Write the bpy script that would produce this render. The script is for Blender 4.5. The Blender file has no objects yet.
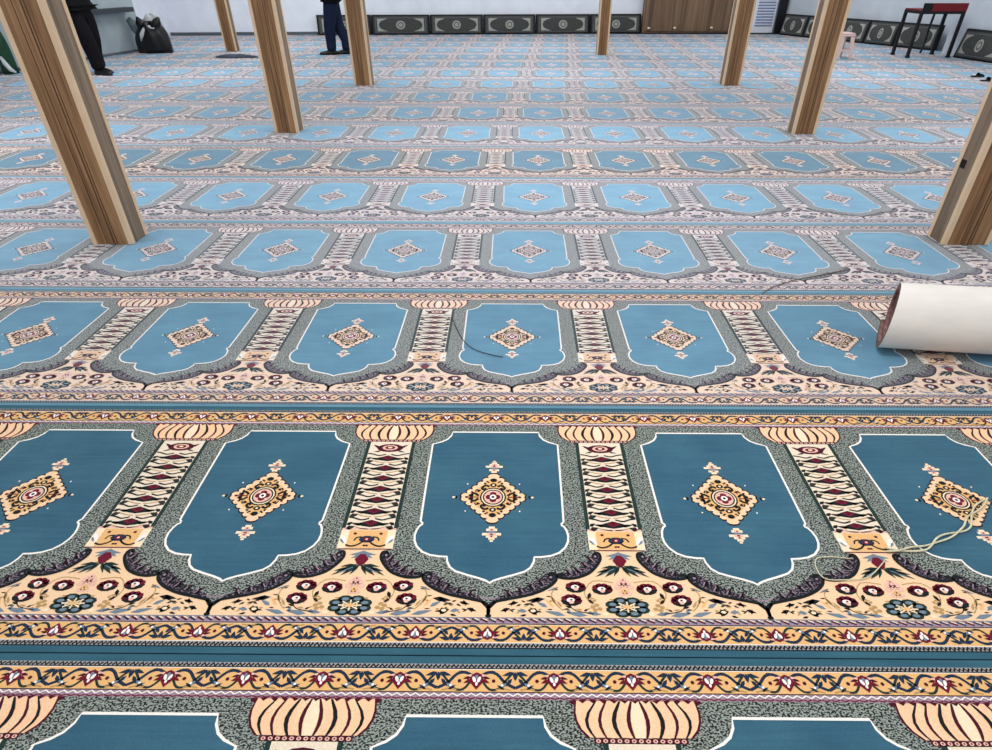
import bpy, bmesh, math, random
from mathutils import Vector, Matrix
import numpy as np
random.seed(7)
SC = bpy.context.scene
COL = SC.collection

# ------------------------------------------------------------------ camera
F_PX, CX = 599.2, 510.0
PITCH, YAW, ROLL, CAM_H = math.radians(34.45), math.radians(-0.32), math.radians(0.13), 1.526
fw = Vector((math.sin(YAW)*math.cos(PITCH), math.cos(YAW)*math.cos(PITCH), -math.sin(PITCH)))
rt = Vector((math.cos(YAW), -math.sin(YAW), 0)); up = rt.cross(fw)
r2 = math.cos(ROLL)*rt + math.sin(ROLL)*up; u2 = -math.sin(ROLL)*rt + math.cos(ROLL)*up
cam = bpy.data.cameras.new('camera'); camo = bpy.data.objects.new('camera', cam); COL.objects.link(camo)
M = Matrix.Identity(4)
for i in range(3):
    M[i][0], M[i][1], M[i][2] = r2[i], u2[i], -fw[i]
M[2][3] = CAM_H
camo.matrix_world = M
cam.sensor_width = 36; cam.lens = F_PX/992*36; cam.shift_x = (496-CX)/992
cam.clip_start = .05; cam.clip_end = 100
SC.camera = camo

# ------------------------------------------------------------------ materials
def s2l(c):
    return tuple(((x/255)/12.92 if x/255 <= .04045 else ((x/255+.055)/1.055)**2.4) for x in c)
def newmat(name):
    m = bpy.data.materials.new(name); m.use_nodes = True
    nt = m.node_tree; b = nt.nodes['Principled BSDF']
    return m, nt, b
def mix_mul(nt, a, b):
    n = nt.nodes.new('ShaderNodeMix'); n.data_type = 'RGBA'; n.blend_type = 'MULTIPLY'; n.inputs['Factor'].default_value = 1
    nt.links.new(a, n.inputs[6]); nt.links.new(b, n.inputs[7]); return n.outputs[2]
def ramp(nt, fac, stops, interp='LINEAR'):
    r = nt.nodes.new('ShaderNodeValToRGB'); r.color_ramp.interpolation = interp
    e = r.color_ramp.elements
    e[0].position, e[0].color = stops[0][0], (*stops[0][1], 1)
    e[1].position, e[1].color = stops[-1][0], (*stops[-1][1], 1)
    for p, c in stops[1:-1]:
        q = e.new(p); q.color = (*c, 1)
    nt.links.new(fac, r.inputs[0]); return r.outputs[0]
def noise(nt, scale, detail=2, vec=None, rough=.5, sc3=(1, 1, 1)):
    n = nt.nodes.new('ShaderNodeTexNoise'); n.inputs['Scale'].default_value = scale
    n.inputs['Detail'].default_value = detail; n.inputs['Roughness'].default_value = rough
    tc = nt.nodes.new('ShaderNodeTexCoord')
    mp = nt.nodes.new('ShaderNodeMapping'); mp.inputs['Scale'].default_value = sc3
    nt.links.new(tc.outputs['Object'], mp.inputs[0]); nt.links.new(mp.outputs[0], n.inputs['Vector'])
    return n.outputs['Fac']
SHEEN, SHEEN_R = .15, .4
PALE = s2l((204, 210, 222)); PALE_C = s2l((206, 206, 220))                      # pale tones of the pile sheen mixed into the wool colours
def nap_sheen(nt, col, nap_lift, k=1.0):
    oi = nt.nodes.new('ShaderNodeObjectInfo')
    if nap_lift: col = mix_mul(nt, col, oi.outputs['Color'])
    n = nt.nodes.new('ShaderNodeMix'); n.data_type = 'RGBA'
    mm = nt.nodes.new('ShaderNodeMath'); mm.operation = 'MULTIPLY'; mm.inputs[1].default_value = .7 if nap_lift else k
    nt.links.new(oi.outputs['Alpha'], mm.inputs[0]); nt.links.new(mm.outputs[0], n.inputs['Factor']); nt.links.new(col, n.inputs[6]); n.inputs[7].default_value = (*(PALE if nap_lift else PALE_C), 1)
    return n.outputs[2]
def wool(name, rgb, var=.12, streak=False, speck=None):
    m, nt, b = newmat(name)
    c = s2l(rgb)
    lo = tuple(x*(1-var) for x in c); hi = tuple(min(1, x*(1+var)) for x in c)
    f = noise(nt, 260, 2)
    col = ramp(nt, f, [(.3, lo), (.7, hi)])
    if streak:                                    # pile lines along the weft and worn, brushed patches
        f2 = noise(nt, 14, 4, sc3=(.25, 6, 1))
        col = mix_mul(nt, col, ramp(nt, f2, [(.3, (.90, .91, .92)), (.7, (1.08, 1.07, 1.06))]))
        f3 = noise(nt, 4.5, 5, sc3=(.8, 1.2, 1), rough=.6)
        col = mix_mul(nt, col, ramp(nt, f3, [(.36, (.86, .90, .93)), (.5, (1, 1, 1)), (.64, (1.16, 1.12, 1.08))]))
    lum = .3*c[0]+.6*c[1]+.1*c[2]
    col = nap_sheen(nt, col, streak, 2.4 if lum > .35 else 1.2 if lum > .12 else .55)
    nt.links.new(col, b.inputs['Base Color'])
    b.inputs['Roughness'].default_value = .9
    b.inputs['Specular IOR Level'].default_value = .1
    b.inputs['Sheen Weight'].default_value = SHEEN
    b.inputs['Sheen Roughness'].default_value = SHEEN_R
    b.inputs['Sheen Tint'].default_value = (.95, .95, 1, 1)
    return m
def mottle(name, dark, light, scale, sc3=(1, 1, 1), mid=.5, w=.05):
    m, nt, b = newmat(name)
    f = noise(nt, scale, 1, sc3=sc3)
    col = ramp(nt, f, [(mid-w, s2l(dark)), (mid+w, s2l(light))])
    col = nap_sheen(nt, col, False, 1.0)
    nt.links.new(col, b.inputs['Base Color'])
    b.inputs['Roughness'].default_value = .9; b.inputs['Specular IOR Level'].default_value = .1
    b.inputs['Sheen Weight'].default_value = SHEEN; b.inputs['Sheen Roughness'].default_value = SHEEN_R
    b.inputs['Sheen Tint'].default_value = (.95, .95, 1, 1)
    return m
def plain(name, rgb, rough=.6, var=.06, scale=20, spec=.3, sc3=(1, 1, 1), metal=0):
    m, nt, b = newmat(name); c = s2l(rgb)
    f = noise(nt, scale, 3, sc3=sc3)
    nt.links.new(ramp(nt, f, [(.3, tuple(x*(1-var) for x in c)), (.7, tuple(min(1, x*(1+var)) for x in c))]), b.inputs['Base Color'])
    b.inputs['Roughness'].default_value = rough; b.inputs['Specular IOR Level'].default_value = spec
    b.inputs['Metallic'].default_value = metal
    return m
def wood(name, c0, c1, c2, scale=26, rough=.45):
    m, nt, b = newmat(name)
    f = noise(nt, scale, 6, rough=.65, sc3=(1, 1, .035))
    f2 = noise(nt, scale*5, 3, sc3=(1, 1, .02))
    col = ramp(nt, f, [(.32, s2l(c0)), (.5, s2l(c1)), (.68, s2l(c2))])
    col = mix_mul(nt, col, ramp(nt, f2, [(.35, (.72, .72, .72)), (.6, (1.05, 1.05, 1.05))]))
    nt.links.new(col, b.inputs['Base Color']); b.inputs['Roughness'].default_value = rough
    b.inputs['Specular IOR Level'].default_value = .3
    return m

CARPET = {}
def cm(key, mat): CARPET[key] = mat
cm('blue',   wool('wool_blue', (54, 93, 113), .10, True))
cm('band',   wool('wool_band_blue', (50, 90, 106), .10, True))
cm('grey',   mottle('wool_grey_mottled', (26, 32, 32), (146, 152, 144), 170, (1.0, 1.5, 1), .5, .06))
cm('cream',  wool('wool_cream', (232, 194, 156), .10))
cm('scroll', mottle('wool_scroll_mottled', (26, 26, 32), (122, 104, 118), 150, (1.0, 1.6, 1), .56, .05))
cm('gold',   wool('wool_gold', (222, 172, 114), .10))
cm('peach',  wool('wool_peach', (240, 190, 152), .08))
cm('pale',   wool('wool_pale', (236, 212, 180), .08))
cm('white',  wool('wool_white', (236, 228, 220), .06))
cm('pink',   wool('wool_pink', (226, 176, 160), .10))
cm('crim',   wool('wool_crimson', (104, 22, 42), .18))
cm('maroon', wool('wool_maroon', (74, 18, 34), .18))
cm('black',  wool('wool_black', (24, 28, 30), .2))
cm('green',  wool('wool_dark_green', (34, 52, 48), .2))
cm('navy',   wool('wool_navy', (30, 46, 68), .2))
cm('slate',  wool('wool_slate', (108, 124, 138), .12))
cm('ivory',  wool('wool_ivory', (224, 206, 184), .10))
cm('ash',    wool('wool_ash', (150, 144, 144), .15))
cm('mauve',  wool('wool_mauve', (150, 126, 140), .15))
cm('tan',    wool('wool_tan', (176, 140, 92), .12))
CK = list(CARPET); CI = {k: i for i, k in enumerate(CK)}

# ------------------------------------------------------------------ carpet pattern (one niche module)
W, L, Y0, X0 = .8, 1.08335, 1.46364, .1909
PAT = []      # (pts, layer, material, lod): lod 0 = always, 1 = mid, 2 = close only
def P(mat, pts, layer, lod=0): PAT.append((np.array(pts, float), layer, CI[mat], lod))
def PM(mat, pts, layer, lod=0):
    P(mat, pts, layer, lod); P(mat, [(-x, y) for x, y in pts][::-1], layer, lod)
def about(c, pts): return [(c+x, y) for x, y in pts]
def PC(mat, pts, layer, lod=0, c=.4):             # about the pillar axis, with its mirror
    P(mat, about(c, pts), layer, lod); P(mat, about(c, [(-x, y) for x, y in pts][::-1]), layer, lod)
def rect(mat, x0, x1, y0, y1, layer, lod=0): P(mat, [(x0, y0), (x1, y0), (x1, y1), (x0, y1)], layer, lod)
def ell(mat, cx, cy, rx, ry, layer, lod=0, n=10, rot=0):
    c, s = math.cos(rot), math.sin(rot); o = []
    for i in range(n):
        a = 2*math.pi*i/n; x, y = rx*math.cos(a), ry*math.sin(a); o.append((cx+c*x-s*y, cy+s*x+c*y))
    P(mat, o, layer, lod)
def smooth(pts, n=4):
    pts = [np.array(p, float) for p in pts]; out = []
    for i in range(len(pts)-1):
        p0 = pts[max(i-1, 0)]; p1 = pts[i]; p2 = pts[i+1]; p3 = pts[min(i+2, len(pts)-1)]
        for j in range(n):
            t = j/n
            out.append(tuple(.5*((2*p1)+(-p0+p2)*t+(2*p0-5*p1+4*p2-p3)*t*t+(-p0+3*p1-3*p2+p3)*t**3)))
    out.append(tuple(pts[-1])); return out
def stroke(mat, pts, w, layer, lod=0, closed=False, taper=False):
    p = [np.array(q, float) for q in pts]; n = len(p); a, b = [], []
    for i in range(n):
        if closed: d = p[(i+1) % n]-p[(i-1) % n]
        else: d = p[min(i+1, n-1)]-p[max(i-1, 0)]
        l = np.linalg.norm(d); d = d/l if l > 1e-9 else np.array([1., 0])
        ww = w/2
        if taper: ww *= max(.12, 1-i/(n-1))
        nn = np.array([-d[1], d[0]])*ww
        a.append(p[i]+nn); b.append(p[i]-nn)
    for i in range(n if closed else n-1):
        j = (i+1) % n
        P(mat, [b[i], b[j], a[j], a[i]], layer, lod)
def strokeM(mat, pts, w, layer, lod=0, taper=False, c=0):
    stroke(mat, about(c, pts), w, layer, lod, taper=taper)
    stroke(mat, about(c, [(-x, y) for x, y in pts]), w, layer, lod, taper=taper)
def leaf(mat, x0, y0, x1, y1, w, layer, lod=0):
    dx, dy = x1-x0, y1-y0; nx, ny = -dy, dx; l = math.hypot(dx, dy); nx /= l; ny /= l
    P(mat, [(x0, y0), (x0+.35*dx-nx*w/2, y0+.35*dy-ny*w/2), (x0+.7*dx-nx*w*.3, y0+.7*dy-ny*w*.3), (x1, y1),
            (x0+.7*dx+nx*w*.3, y0+.7*dy+ny*w*.3), (x0+.35*dx+nx*w/2, y0+.35*dy+ny*w/2)], layer, lod)
def leafM(mat, x0, y0, x1, y1, w, layer, lod=0, c=.4):
    leaf(mat, c+x0, y0, c+x1, y1, w, layer, lod); leaf(mat, c-x0, y0, c-x1, y1, w, layer, lod)

def vine_border(y0, y1, flip, layer=2):
    """gold border with white lotuses on a navy vine, four to a module"""
    yc, h = (y0+y1)/2, (y1-y0); s = -1 if flip else 1
    Y = lambda t: yc+s*t*h
    for q in range(4):
        c = -.4+.2*q
        for sg in (1, -1):
            pts = smooth([(c+sg*.010, Y(-.20)), (c+sg*.030, Y(-.38)), (c+sg*.052, Y(-.30)), (c+sg*.074, Y(.10)), (c+sg*.1, Y(.34))], 3)
            stroke('navy', pts, .0078, layer, 1)
            pts = smooth([(c+sg*.016, Y(.05)), (c+sg*.034, Y(.40)), (c+sg*.058, Y(.36)), (c+sg*.078, Y(-.05)), (c+sg*.094, Y(-.36))], 3)
            stroke('green', pts, .0062, layer, 1)
            leaf('navy', c+sg*.098, Y(-.38), c+sg*.066, Y(-.22), .011, layer+1, 1)
            leaf('navy', c+sg*.092, Y(-.10), c+sg*.074, Y(.28), .010, layer+1, 1)
            leaf('slate', c+sg*.058, Y(.30), c+sg*.082, Y(.12), .011, layer+1, 1)
            ell('white', c+sg*.066, Y(.22), .0038, .0036, layer+2, 2, 6)
            ell('maroon', c+sg*.044, Y(.02), .0052, .0052, layer+1, 1, 6)
            leaf('crim', c+sg*.012, Y(-.05), c+sg*.034, Y(.12), .010, layer+1, 1)
            leaf('maroon', c+sg*.014, Y(-.16), c+sg*.036, Y(-.08), .008, layer+1, 1); stroke('tan', [(c+sg*.050, Y(.42)), (c+sg*.070, Y(.36)), (c+sg*.088, Y(.44))], .004, layer+1, 2)
            leaf('navy', c+sg*.050, Y(-.32), c+sg*.036, Y(-.46), .008, layer+1, 1); leaf('navy', c+sg*.072, Y(.42), c+sg*.052, Y(.20), .007, layer+1, 1)
            leaf('pink', c+sg*.006, Y(-.22), c+sg*.030, Y(-.22), .008, layer+1, 1)
            ell('white', c+sg*.0062, Y(-.04), .0044, .0085, layer+3, 1, 8, sg*.4*s)
        P('crim', [(c-.020, Y(.02)), (c-.012, Y(-.28)), (c, Y(-.38)), (c+.012, Y(-.28)), (c+.020, Y(.02)), (c+.010, Y(.22)), (c, Y(.42)), (c-.010, Y(.22))], layer+2, 0)
        ell('slate', c, Y(-.16), .0045, .0062, layer+4, 2, 6)
        ell('white', c, Y(.16), .0036, .0052, layer+4, 2, 6)
        leaf('navy', c+.1, Y(-.40), c+.1, Y(.02), .014, layer+1, 0)

def guard(y0, y1, layer, kind):
    rect('ash' if kind == 'dark' else 'mauve', -.4, .4, y0, y1, layer)
    yc, h = (y0+y1)/2, y1-y0
    n = 34
    for i in range(n):
        x = -.4+.8*(i+.5)/n
        if kind == 'dark':
            stroke('black', [(x-.010, yc-.30*h), (x-.003, yc+.30*h), (x+.003, yc-.30*h), (x+.010, yc+.30*h)], h*.42, layer+1, 2)
        elif kind == 'leaf':
            stroke('navy' if i % 2 else 'maroon', [(x-.010, yc+.28*h), (x+.002, yc-.05*h), (x+.011, yc-.28*h)], h*.26, layer+1, 2)
            stroke('pale', [(x-.003, yc+.38*h), (x+.010, yc+.05*h)], h*.16, layer+1, 2)
        else:
            stroke('crim', [(x-.011, yc-.22*h), (x, yc-.40*h), (x+.011, yc-.22*h)], h*.18, layer+1, 2)
            stroke('white', [(x-.0118, yc-.02*h), (x, yc+.34*h), (x+.0118, yc-.02*h)], h*.17, layer+1, 2)
    if kind == 'dark': rect('black', -.4, .4, y0-.0012, y0+.0016, layer+1, 2)

# bands, from the near edge of the carpet to the far one
guard(-.546, -.531, 1, 'dark')
rect('white', -.4, .4, -.531, -.4755, 1); rect('gold', -.4, .4, -.529, -.4765, 2)
vine_border(-.529, -.4765, False, 3)
rect('black', -.4, .4, -.4755, -.4725, 1)
guard(-.4725, -.454, 1, 'leaf')
rect('cream', -.4, .4, -.454, -.20, 1)
guard(.400, .4185, 1, 'zig')
rect('black', -.4, .4, .4175, .4200, 1); rect('gold', -.4, .4, .4200, .477, 1)
vine_border(.4200, .477, True, 2)
rect('white', -.4, .4, .477, .480, 1)
guard(.480, .493, 1, 'dark')

# mottled grey surround and its scrolled lower edge
low = [(0, -.410), (.012, -.401), (.05, -.392), (.12, -.374), (.165, -.352), (.188, -.328), (.193, -.308), (.203, -.312), (.235, -.318), (.265, -.313), (.295, -.297), (.318, -.272), (.333, -.246), (.336, -.226), (.322, -.216)]
lo = smooth(low, 3)
P('grey', [(-.4, .400), (-.4, -.216)]+[(-x, y) for x, y in lo[::-1]]+lo[1:]+[(.4, -.216), (.4, .400)], 2)
scr1 = smooth([(.322, -.236), (.330, -.226), (.340, -.230), (.341, -.250), (.326, -.276), (.302, -.301), (.268, -.317), (.235, -.322), (.205, -.316), (.214, -.306), (.228, -.311)], 4)
scr2 = smooth([(.176, -.312), (.186, -.303), (.199, -.308), (.198, -.330), (.170, -.356), (.122, -.378), (.06, -.393), (.016, -.404), (0, -.422), (0, -.446)], 4)
sb1 = smooth([(.335, -.226), (.341, -.250), (.326, -.276), (.302, -.300), (.268, -.316), (.235, -.321), (.206, -.314)], 3)
PM('scroll', sb1+smooth([(.220, -.302), (.250, -.296), (.282, -.276), (.304, -.252), (.318, -.230), (.326, -.222)], 3), 3)
sb2 = smooth([(.196, -.308), (.197, -.330), (.170, -.355), (.122, -.377), (.06, -.392), (.016, -.403)], 3)
PM('scroll', sb2+smooth([(.030, -.384), (.070, -.370), (.110, -.350), (.146, -.326), (.172, -.303), (.186, -.301)], 3), 3)
strokeM('black', scr1, .0095, 4); strokeM('black', scr2, .0095, 4)
for sg in (1, -1):
    for (x0, y0, x1, y1) in ((.318, -.262, .300, -.240), (.300, -.282, .280, -.262), (.276, -.300, .256, -.282), (.246, -.309, .232, -.292), (.160, -.346, .148, -.326), (.132, -.362, .118, -.342), (.098, -.374, .086, -.356), (.064, -.384, .050, -.366)):
        leaf('maroon', sg*x0, y0, sg*x1, y1, .015, 3, 1)
        stroke('black', [(sg*(x0-.008), y0-.003), (sg*(x1+.006), y1), (sg*(x1-.010), y1+.003)], .0045, 4, 2)
        stroke('mauve', [(sg*(x0+.003), y0+.003), (sg*x1, y1+.006)], .0035, 4, 2)
    ell('black', sg*.184, -.318, .011, .009, 4, 1); ell('black', sg*.326, -.240, .010, .010, 4, 1)
    ell('mauve', sg*.184, -.318, .005, .004, 5, 2, 6); ell('mauve', sg*.326, -.240, .004, .005, 5, 2, 6)
stroke('black', [(-.020, -.403), (0, -.428), (.020, -.403)], .008, 4); ell('black', 0, -.449, .009, .006, 4)
for sg in (1, -1): stroke('mauve', [(0, -.396), (sg*.026, -.388)], .004, 4, 2)

# niche
half = [(.168, .359), (.173, .336), (.186, .315), (.207, .300), (.240, .286), (.2395, .16), (.2385, .02), (.237, -.100), (.230, -.108), (.230, -.115), (.238, -.121), (.245, -.138), (.2485, -.160), (.246, -.182), (.236, -.205), (.216, -.226), (.190, -.238), (.162, -.243), (.1365, -.244), (.134, -.262), (.124, -.283), (.106, -.298), (.070, -.311), (.035, -.322), (.012, -.331), (0, -.339)]
outl = half+[(-x, y) for x, y in half[::-1][1:]]
P('blue', outl[::-1], 3); stroke('white', outl, .0068, 4, closed=True)

# medallion
def stair(rx, ry, n, cx=0, cy=0):
    q = []
    for i in range(n):
        x0 = rx*(1-i/n); y0 = ry*i/n; y1 = ry*(i+1)/n; xx = rx*(1-(i+1)/n)
        q += [(x0, y0), (x0+.003, y0+(y1-y0)*.55), (x0-.25*(x0-xx), y1-.0005)]
    q.append((0, ry*1.02))
    full = q+[(-x, y) for x, y in q[::-1][1:]]
    full = full+[(x, -y) for x, y in full[::-1][1:-1]]
    return [(cx+x, cy+y) for x, y in full]
MC = .009
P('black', stair(.114, .119, 6, 0, MC), 4); P('cream', stair(.108, .113, 6, 0, MC), 5); P('gold', stair(.084, .088, 5, 0, MC), 6)
for i in range(7):
    t = (i+.5)/7
    for sx in (1, -1):
        for sy in (1, -1):
            ell('maroon', sx*.118*(1-t), MC+sy*.124*t, .0046, .0042, 4.5, 1, 6)
            if 0 < i < 6: stroke('pale', [(sx*(.104*(1-t)-.004), MC+sy*(.106*t+.004)), (sx*(.104*(1-t)+.006), MC+sy*(.106*t+.002))], .005, 7, 2)
for r, k in ((.046, 'black'), (.0405, 'pale'), (.036, 'green'), (.031, 'pink')):
    ell(k, 0, MC, r, r, 7+(('black', 'pale', 'green', 'pink').index(k))*.5, 0, 16)
quat = []
for i in range(24):
    a = 2*math.pi*i/24; r = .0245*(.62+.38*abs(math.cos(2*a))**.7); quat.append((r*math.cos(a)*1.05, MC+r*math.sin(a)))
P('crim', quat, 9); ell('white', 0, MC, .012, .012, 9.5, 0, 8); ell('black', 0, MC, .0055, .0055, 10, 0, 6)
for sg in (1, -1):
    for (yy, r) in ((.058, .010), (.082, .0100)):
        ell('black', 0, MC+sg*yy, r*1.25, r, 7, 1, 8)
        if yy < .06: ell('pale', 0, MC+sg*yy, r*.5, r*.45, 8, 2, 6)
    stroke('crim', [(sg*.050, MC), (sg*.094, MC)], .0045, 7, 1); ell('maroon', sg*.092, MC, .006, .005, 7.5, 1, 6)
    for sy in (1, -1):
        stroke('black', smooth([(sg*.050, MC+sy*.006), (sg*.064, MC+sy*.018), (sg*.074, MC+sy*.014), (sg*.072, MC+sy*.005), (sg*.084, MC+sy*.010)], 3), .0092, 7, 1)
        stroke('black', smooth([(sg*.014, MC+sy*.050), (sg*.028, MC+sy*.056), (sg*.040, MC+sy*.044), (sg*.034, MC+sy*.036), (sg*.026, MC+sy*.044)], 3), .0092, 7, 1)
        stroke('black', [(sg*.044, MC+sy*.030), (sg*.058, MC+sy*.036), (sg*.062, MC+sy*.026)], .006, 7, 1); stroke('black', [(sg*.016, MC+sy*.070), (sg*.026, MC+sy*.078)], .006, 7, 2); ell('black', sg*.030, MC+sy*.066, .005, .005, 7, 2, 6); ell('maroon', sg*.074, MC+sy*.024, .005, .0045, 7, 2, 6)
        ell('maroon', sg*.052, MC+sy*.028, .005, .0045, 7, 1, 6)
    for (yy, hw) in ((.131, .010), (.140, .018), (.149, .013), (.158, .031), (.167, .018), (.176, .010), (.184, .005)):
        y = yy*sg+ (.004 if sg > 0 else .004)
        rect('pale' if yy != .149 else 'slate', -hw, hw, y-.0052, y+.0052, 4.5 if yy > .135 else 4)
        if hw > .015:
            rect('pink', -hw*.45, hw*.45, y-.005, y+.005, 5, 1); ell('crim', 0, y, hw*.2, .003, 6, 2, 6)
    ell('pale', sg*.136, MC, .006, .0045, 4, 1, 6); ell('black', sg*.127, MC, .005, .009, 4, 1, 6)
    for sy in (1, -1): ell('white', sg*.092, MC+sy*.064, .003, .0035, 4, 2, 5)

# pillar between two niches (axis at u = .4, tile edge)
PCX = .4
rect('green', PCX-.092, PCX+.092, -.133, .300, 3); rect('ivory', PCX-.079, PCX+.079, -.133, .298, 4)
ell('maroon', PCX, .262, .050, .023, 5, 0, 12); ell('pink', PCX, .263, .030, .015, 6, 1, 10); ell('crim', PCX, .263, .020, .010, 7, 1, 8); ell('pale', PCX, .263, .009, .005, 8, 2, 6)
leafM('maroon', .040, .262, .066, .280, .012, 5, 1); leafM('black', .030, .246, .060, .238, .008, 5, 1)
for i in range(7):
    y = .207-i*.0527
    P('crim', [(PCX-.023, y), (PCX, y-.013), (PCX+.023, y), (PCX, y+.011)], 6)
    P('black', [(PCX-.052, y-.006), (PCX-.026, y-.014), (PCX, y-.019), (PCX+.026, y-.014), (PCX+.052, y-.006), (PCX+.028, y+.003), (PCX, y+.013), (PCX-.028, y+.003)], 5)
    ell('maroon', PCX, y+.001, .008, .006, 7, 2, 6); strokeM('tan', smooth([(.004, y-.027), (.030, y-.024), (.058, y-.014)], 2), .004, 5, 2, c=PCX)
    strokeM('black', smooth([(.010, y+.019), (.034, y+.012), (.058, y+.020), (.078, y+.024)], 3), .006, 5, 1, c=PCX); leafM('black', .026, y-.010, .066, y-.002, .012, 5, 0, PCX)
    leafM('green', .079, y-.024, .050, y-.017, .019, 5, 0, PCX); leafM('black', .079, y-.010, .060, y+.003, .014, 5, 1, PCX)
    strokeM('tan', [(.034, y-.012), (.062, y-.002)], .004, 5, 2, c=PCX)
    ell('maroon', PCX+.070, y-.019, .005, .004, 6, 2, 6); ell('maroon', PCX-.070, y-.019, .005, .004, 6, 2, 6)
rect('pink', PCX-.088, PCX+.088, -.1385, -.132, 5)
rect('pale', PCX-.089, PCX+.089, -.2155, -.138, 3); rect('gold', PCX-.062, PCX+.062, -.213, -.141, 4)
ell('navy', PCX, -.178, .026, .014, 5, 0); ell('crim', PCX, -.178, .013, .008, 6, 0, 8); ell('pink', PCX, -.178, .005, .004, 7, 2, 6)
strokeM('black', smooth([(.010, -.186), (.026, -.200), (.046, -.206), (.064, -.200)], 3), .006, 5, 0, c=PCX)
strokeM('black', smooth([(.018, -.168), (.034, -.172), (.040, -.184)], 3), .005, 5, 1, c=PCX)
for sg in (1, -1):
    ell('maroon', PCX+sg*.042, -.155, .006, .005, 5, 1, 6); ell('maroon', PCX+sg*.004, -.203, .005, .004, 5, 2, 6)
    leaf('white', PCX+sg*.088, -.160, PCX+sg*.060, -.196, .018, 5, 2); leaf('slate', PCX+sg*.086, -.176, PCX+sg*.070, -.196, .008, 6, 2)
rect('crim', PCX-.086, PCX+.086, -.2185, -.2150, 5)

# capital: a ribbed melon above the pillar
cap = [(.164, .400), (.166, .394), (.153, .388), (.157, .370), (.154, .350), (.145, .330), (.126, .311)]
P('maroon', about(PCX, cap+[(-x, y) for x, y in cap[::-1]])[::-1], 3)
cap2 = [(.147, .399), (.149, .388), (.151, .370), (.148, .350), (.139, .331), (.120, .312)]
P('peach', about(PCX, cap2+[(-x, y) for x, y in cap2[::-1]])[::-1], 4)
def rib(t, y):                                    # x of a rib at height y, t in -1..1
    k = (y-.311)/.088; return t*(.112+.034*min(1, k*1.45))*(1-.0*k)
ys = [.311, .322, .336, .352, .370, .386, .398]
for i, t in enumerate((-.92, -.66, -.40, -.15, .15, .40, .66, .92)):
    pass
for i, (a, b) in enumerate(((-.78, -.56), (-.30, -.12), (-.12, .12), (.12, .30), (.56, .78))):
    P('pale' if i == 2 else 'cream', about(PCX, [(rib(a, y)*(1-.5*max(0, (.335-y)/.024)*.35), y) for y in ys]+[(rib(b, y)*(1-.5*max(0, (.335-y)/.024)*.35), y) for y in ys[::-1]])[::-1], 5, 1)
for t, k, w in ((.155, 'maroon', .010), (.395, 'black', .011), (.62, 'maroon', .008), (.83, 'black', .008)):
    q = []
    for y in ys:
        kk = (y-.311)/.087; bul = math.sin(math.pi*min(1, kk*.9+.12))
        q.append((t*.150*(.45+.55*bul) if t < .3 else t*.150*(.66+.34*bul) if t < .5 else t*.152*(.78+.22*bul), y))
    for sg in (1, -1):
        a = [(PCX+sg*x, y) for x, y in q]
        n = len(a); 
        for j in range(n-1):
            wj = w*(.35+.65*math.sin(math.pi*(j+.6)/(n))); wj2 = w*(.35+.65*math.sin(math.pi*(j+1.6)/(n)))
            P(k, [(a[j][0]-wj/2, a[j][1]), (a[j][0]+wj/2, a[j][1]), (a[j+1][0]+wj2/2, a[j+1][1]), (a[j+1][0]-wj2/2, a[j+1][1])], 6, 0)
for i in range(11):
    x = -.132+i*.0264
    P('maroon', about(PCX, [(x-.011, .4005), (x, .392), (x+.011, .4005)]), 6, 1)
rect('maroon', PCX-.112, PCX+.112, .2985, .3105, 3)
for i in range(13):
    ell('pink', PCX-.102+i*.017, .3045, .0060, .0046, 4, 1, 8); ell('maroon', PCX-.102+i*.017, .3045, .0028, .0022, 5, 2, 5)

# spandrel flowers under the pillar
P('slate', about(PCX, [(-.042, -.238), (-.012, -.228), (0, -.222), (.012, -.228), (.042, -.238), (.022, -.241), (.034, -.252), (.010, -.248), (-.010, -.248), (-.034, -.252), (-.022, -.241)]), 3)
P('crim', about(PCX, [(-.008, -.236), (.008, -.236), (.022, -.256), (.012, -.272), (0, -.282), (-.012, -.272), (-.022, -.256)]), 4)
for (x0, y0, x1, y1, w) in ((.006, -.272, .082, -.316, .014), (.004, -.276, .052, -.316, .015), (.002, -.276, .026, -.314, .010), (.016, -.275, .060, -.284, .010), (.034, -.288, .076, -.300, .010)):
    leafM('green', x0, y0, x1, y1, w, 4, 0)
strokeM('slate', [(.020, -.286), (.060, -.306)], .003, 5, 2, c=PCX)
for (dx, dy) in ((0, -.326), (.012, -.338), (-.012, -.338), (.018, -.352), (-.018, -.352), (0, -.346), (0, -.364), (.009, -.372), (-.009, -.372)):
    ell('pink', PCX+dx, dy, .0115, .0085, 3, 1, 8); ell('crim' if dy > -.35 else 'gold', PCX+dx*.6, dy, .0032, .003, 4, 2, 5)
ell('gold', PCX, -.366, .010, .010, 4, 1, 8)
def red_flower(x, y, r=1.0):
    for sg in (1, -1):
        c = PCX+sg*x
        ell('black', c, y-.004, .031*r, .0175*r, 3, 0, 10)
        for (dx, dy) in ((-.018, .005), (-.007, .012), (.007, .012), (.018, .005)): ell('crim', c+dx*r, y+dy*r*.8, .0115*r, .0085*r, 4, 0, 8)
        ell('maroon', c-sg*.022*r, y-.004, .010*r, .009*r, 4, 1, 7)
        ell('white', c+sg*.002, y-.002, .0125*r, .0078*r, 5, 0, 8); ell('pink', c, y-.009*r, .008*r, .006*r, 6, 1, 6); ell('crim', c, y-.001, .0042*r, .003*r, 7, 2, 5)
red_flower(.066, -.356); red_flower(.144, -.350); red_flower(.160, -.394)
for i in range(8):
    a = 2*math.pi*(i+.5)/8
    ell('green', PCX+.045*math.cos(a), -.418+.0225*math.sin(a), .022, .0125, 3, 0, 9, a*.0)
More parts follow.
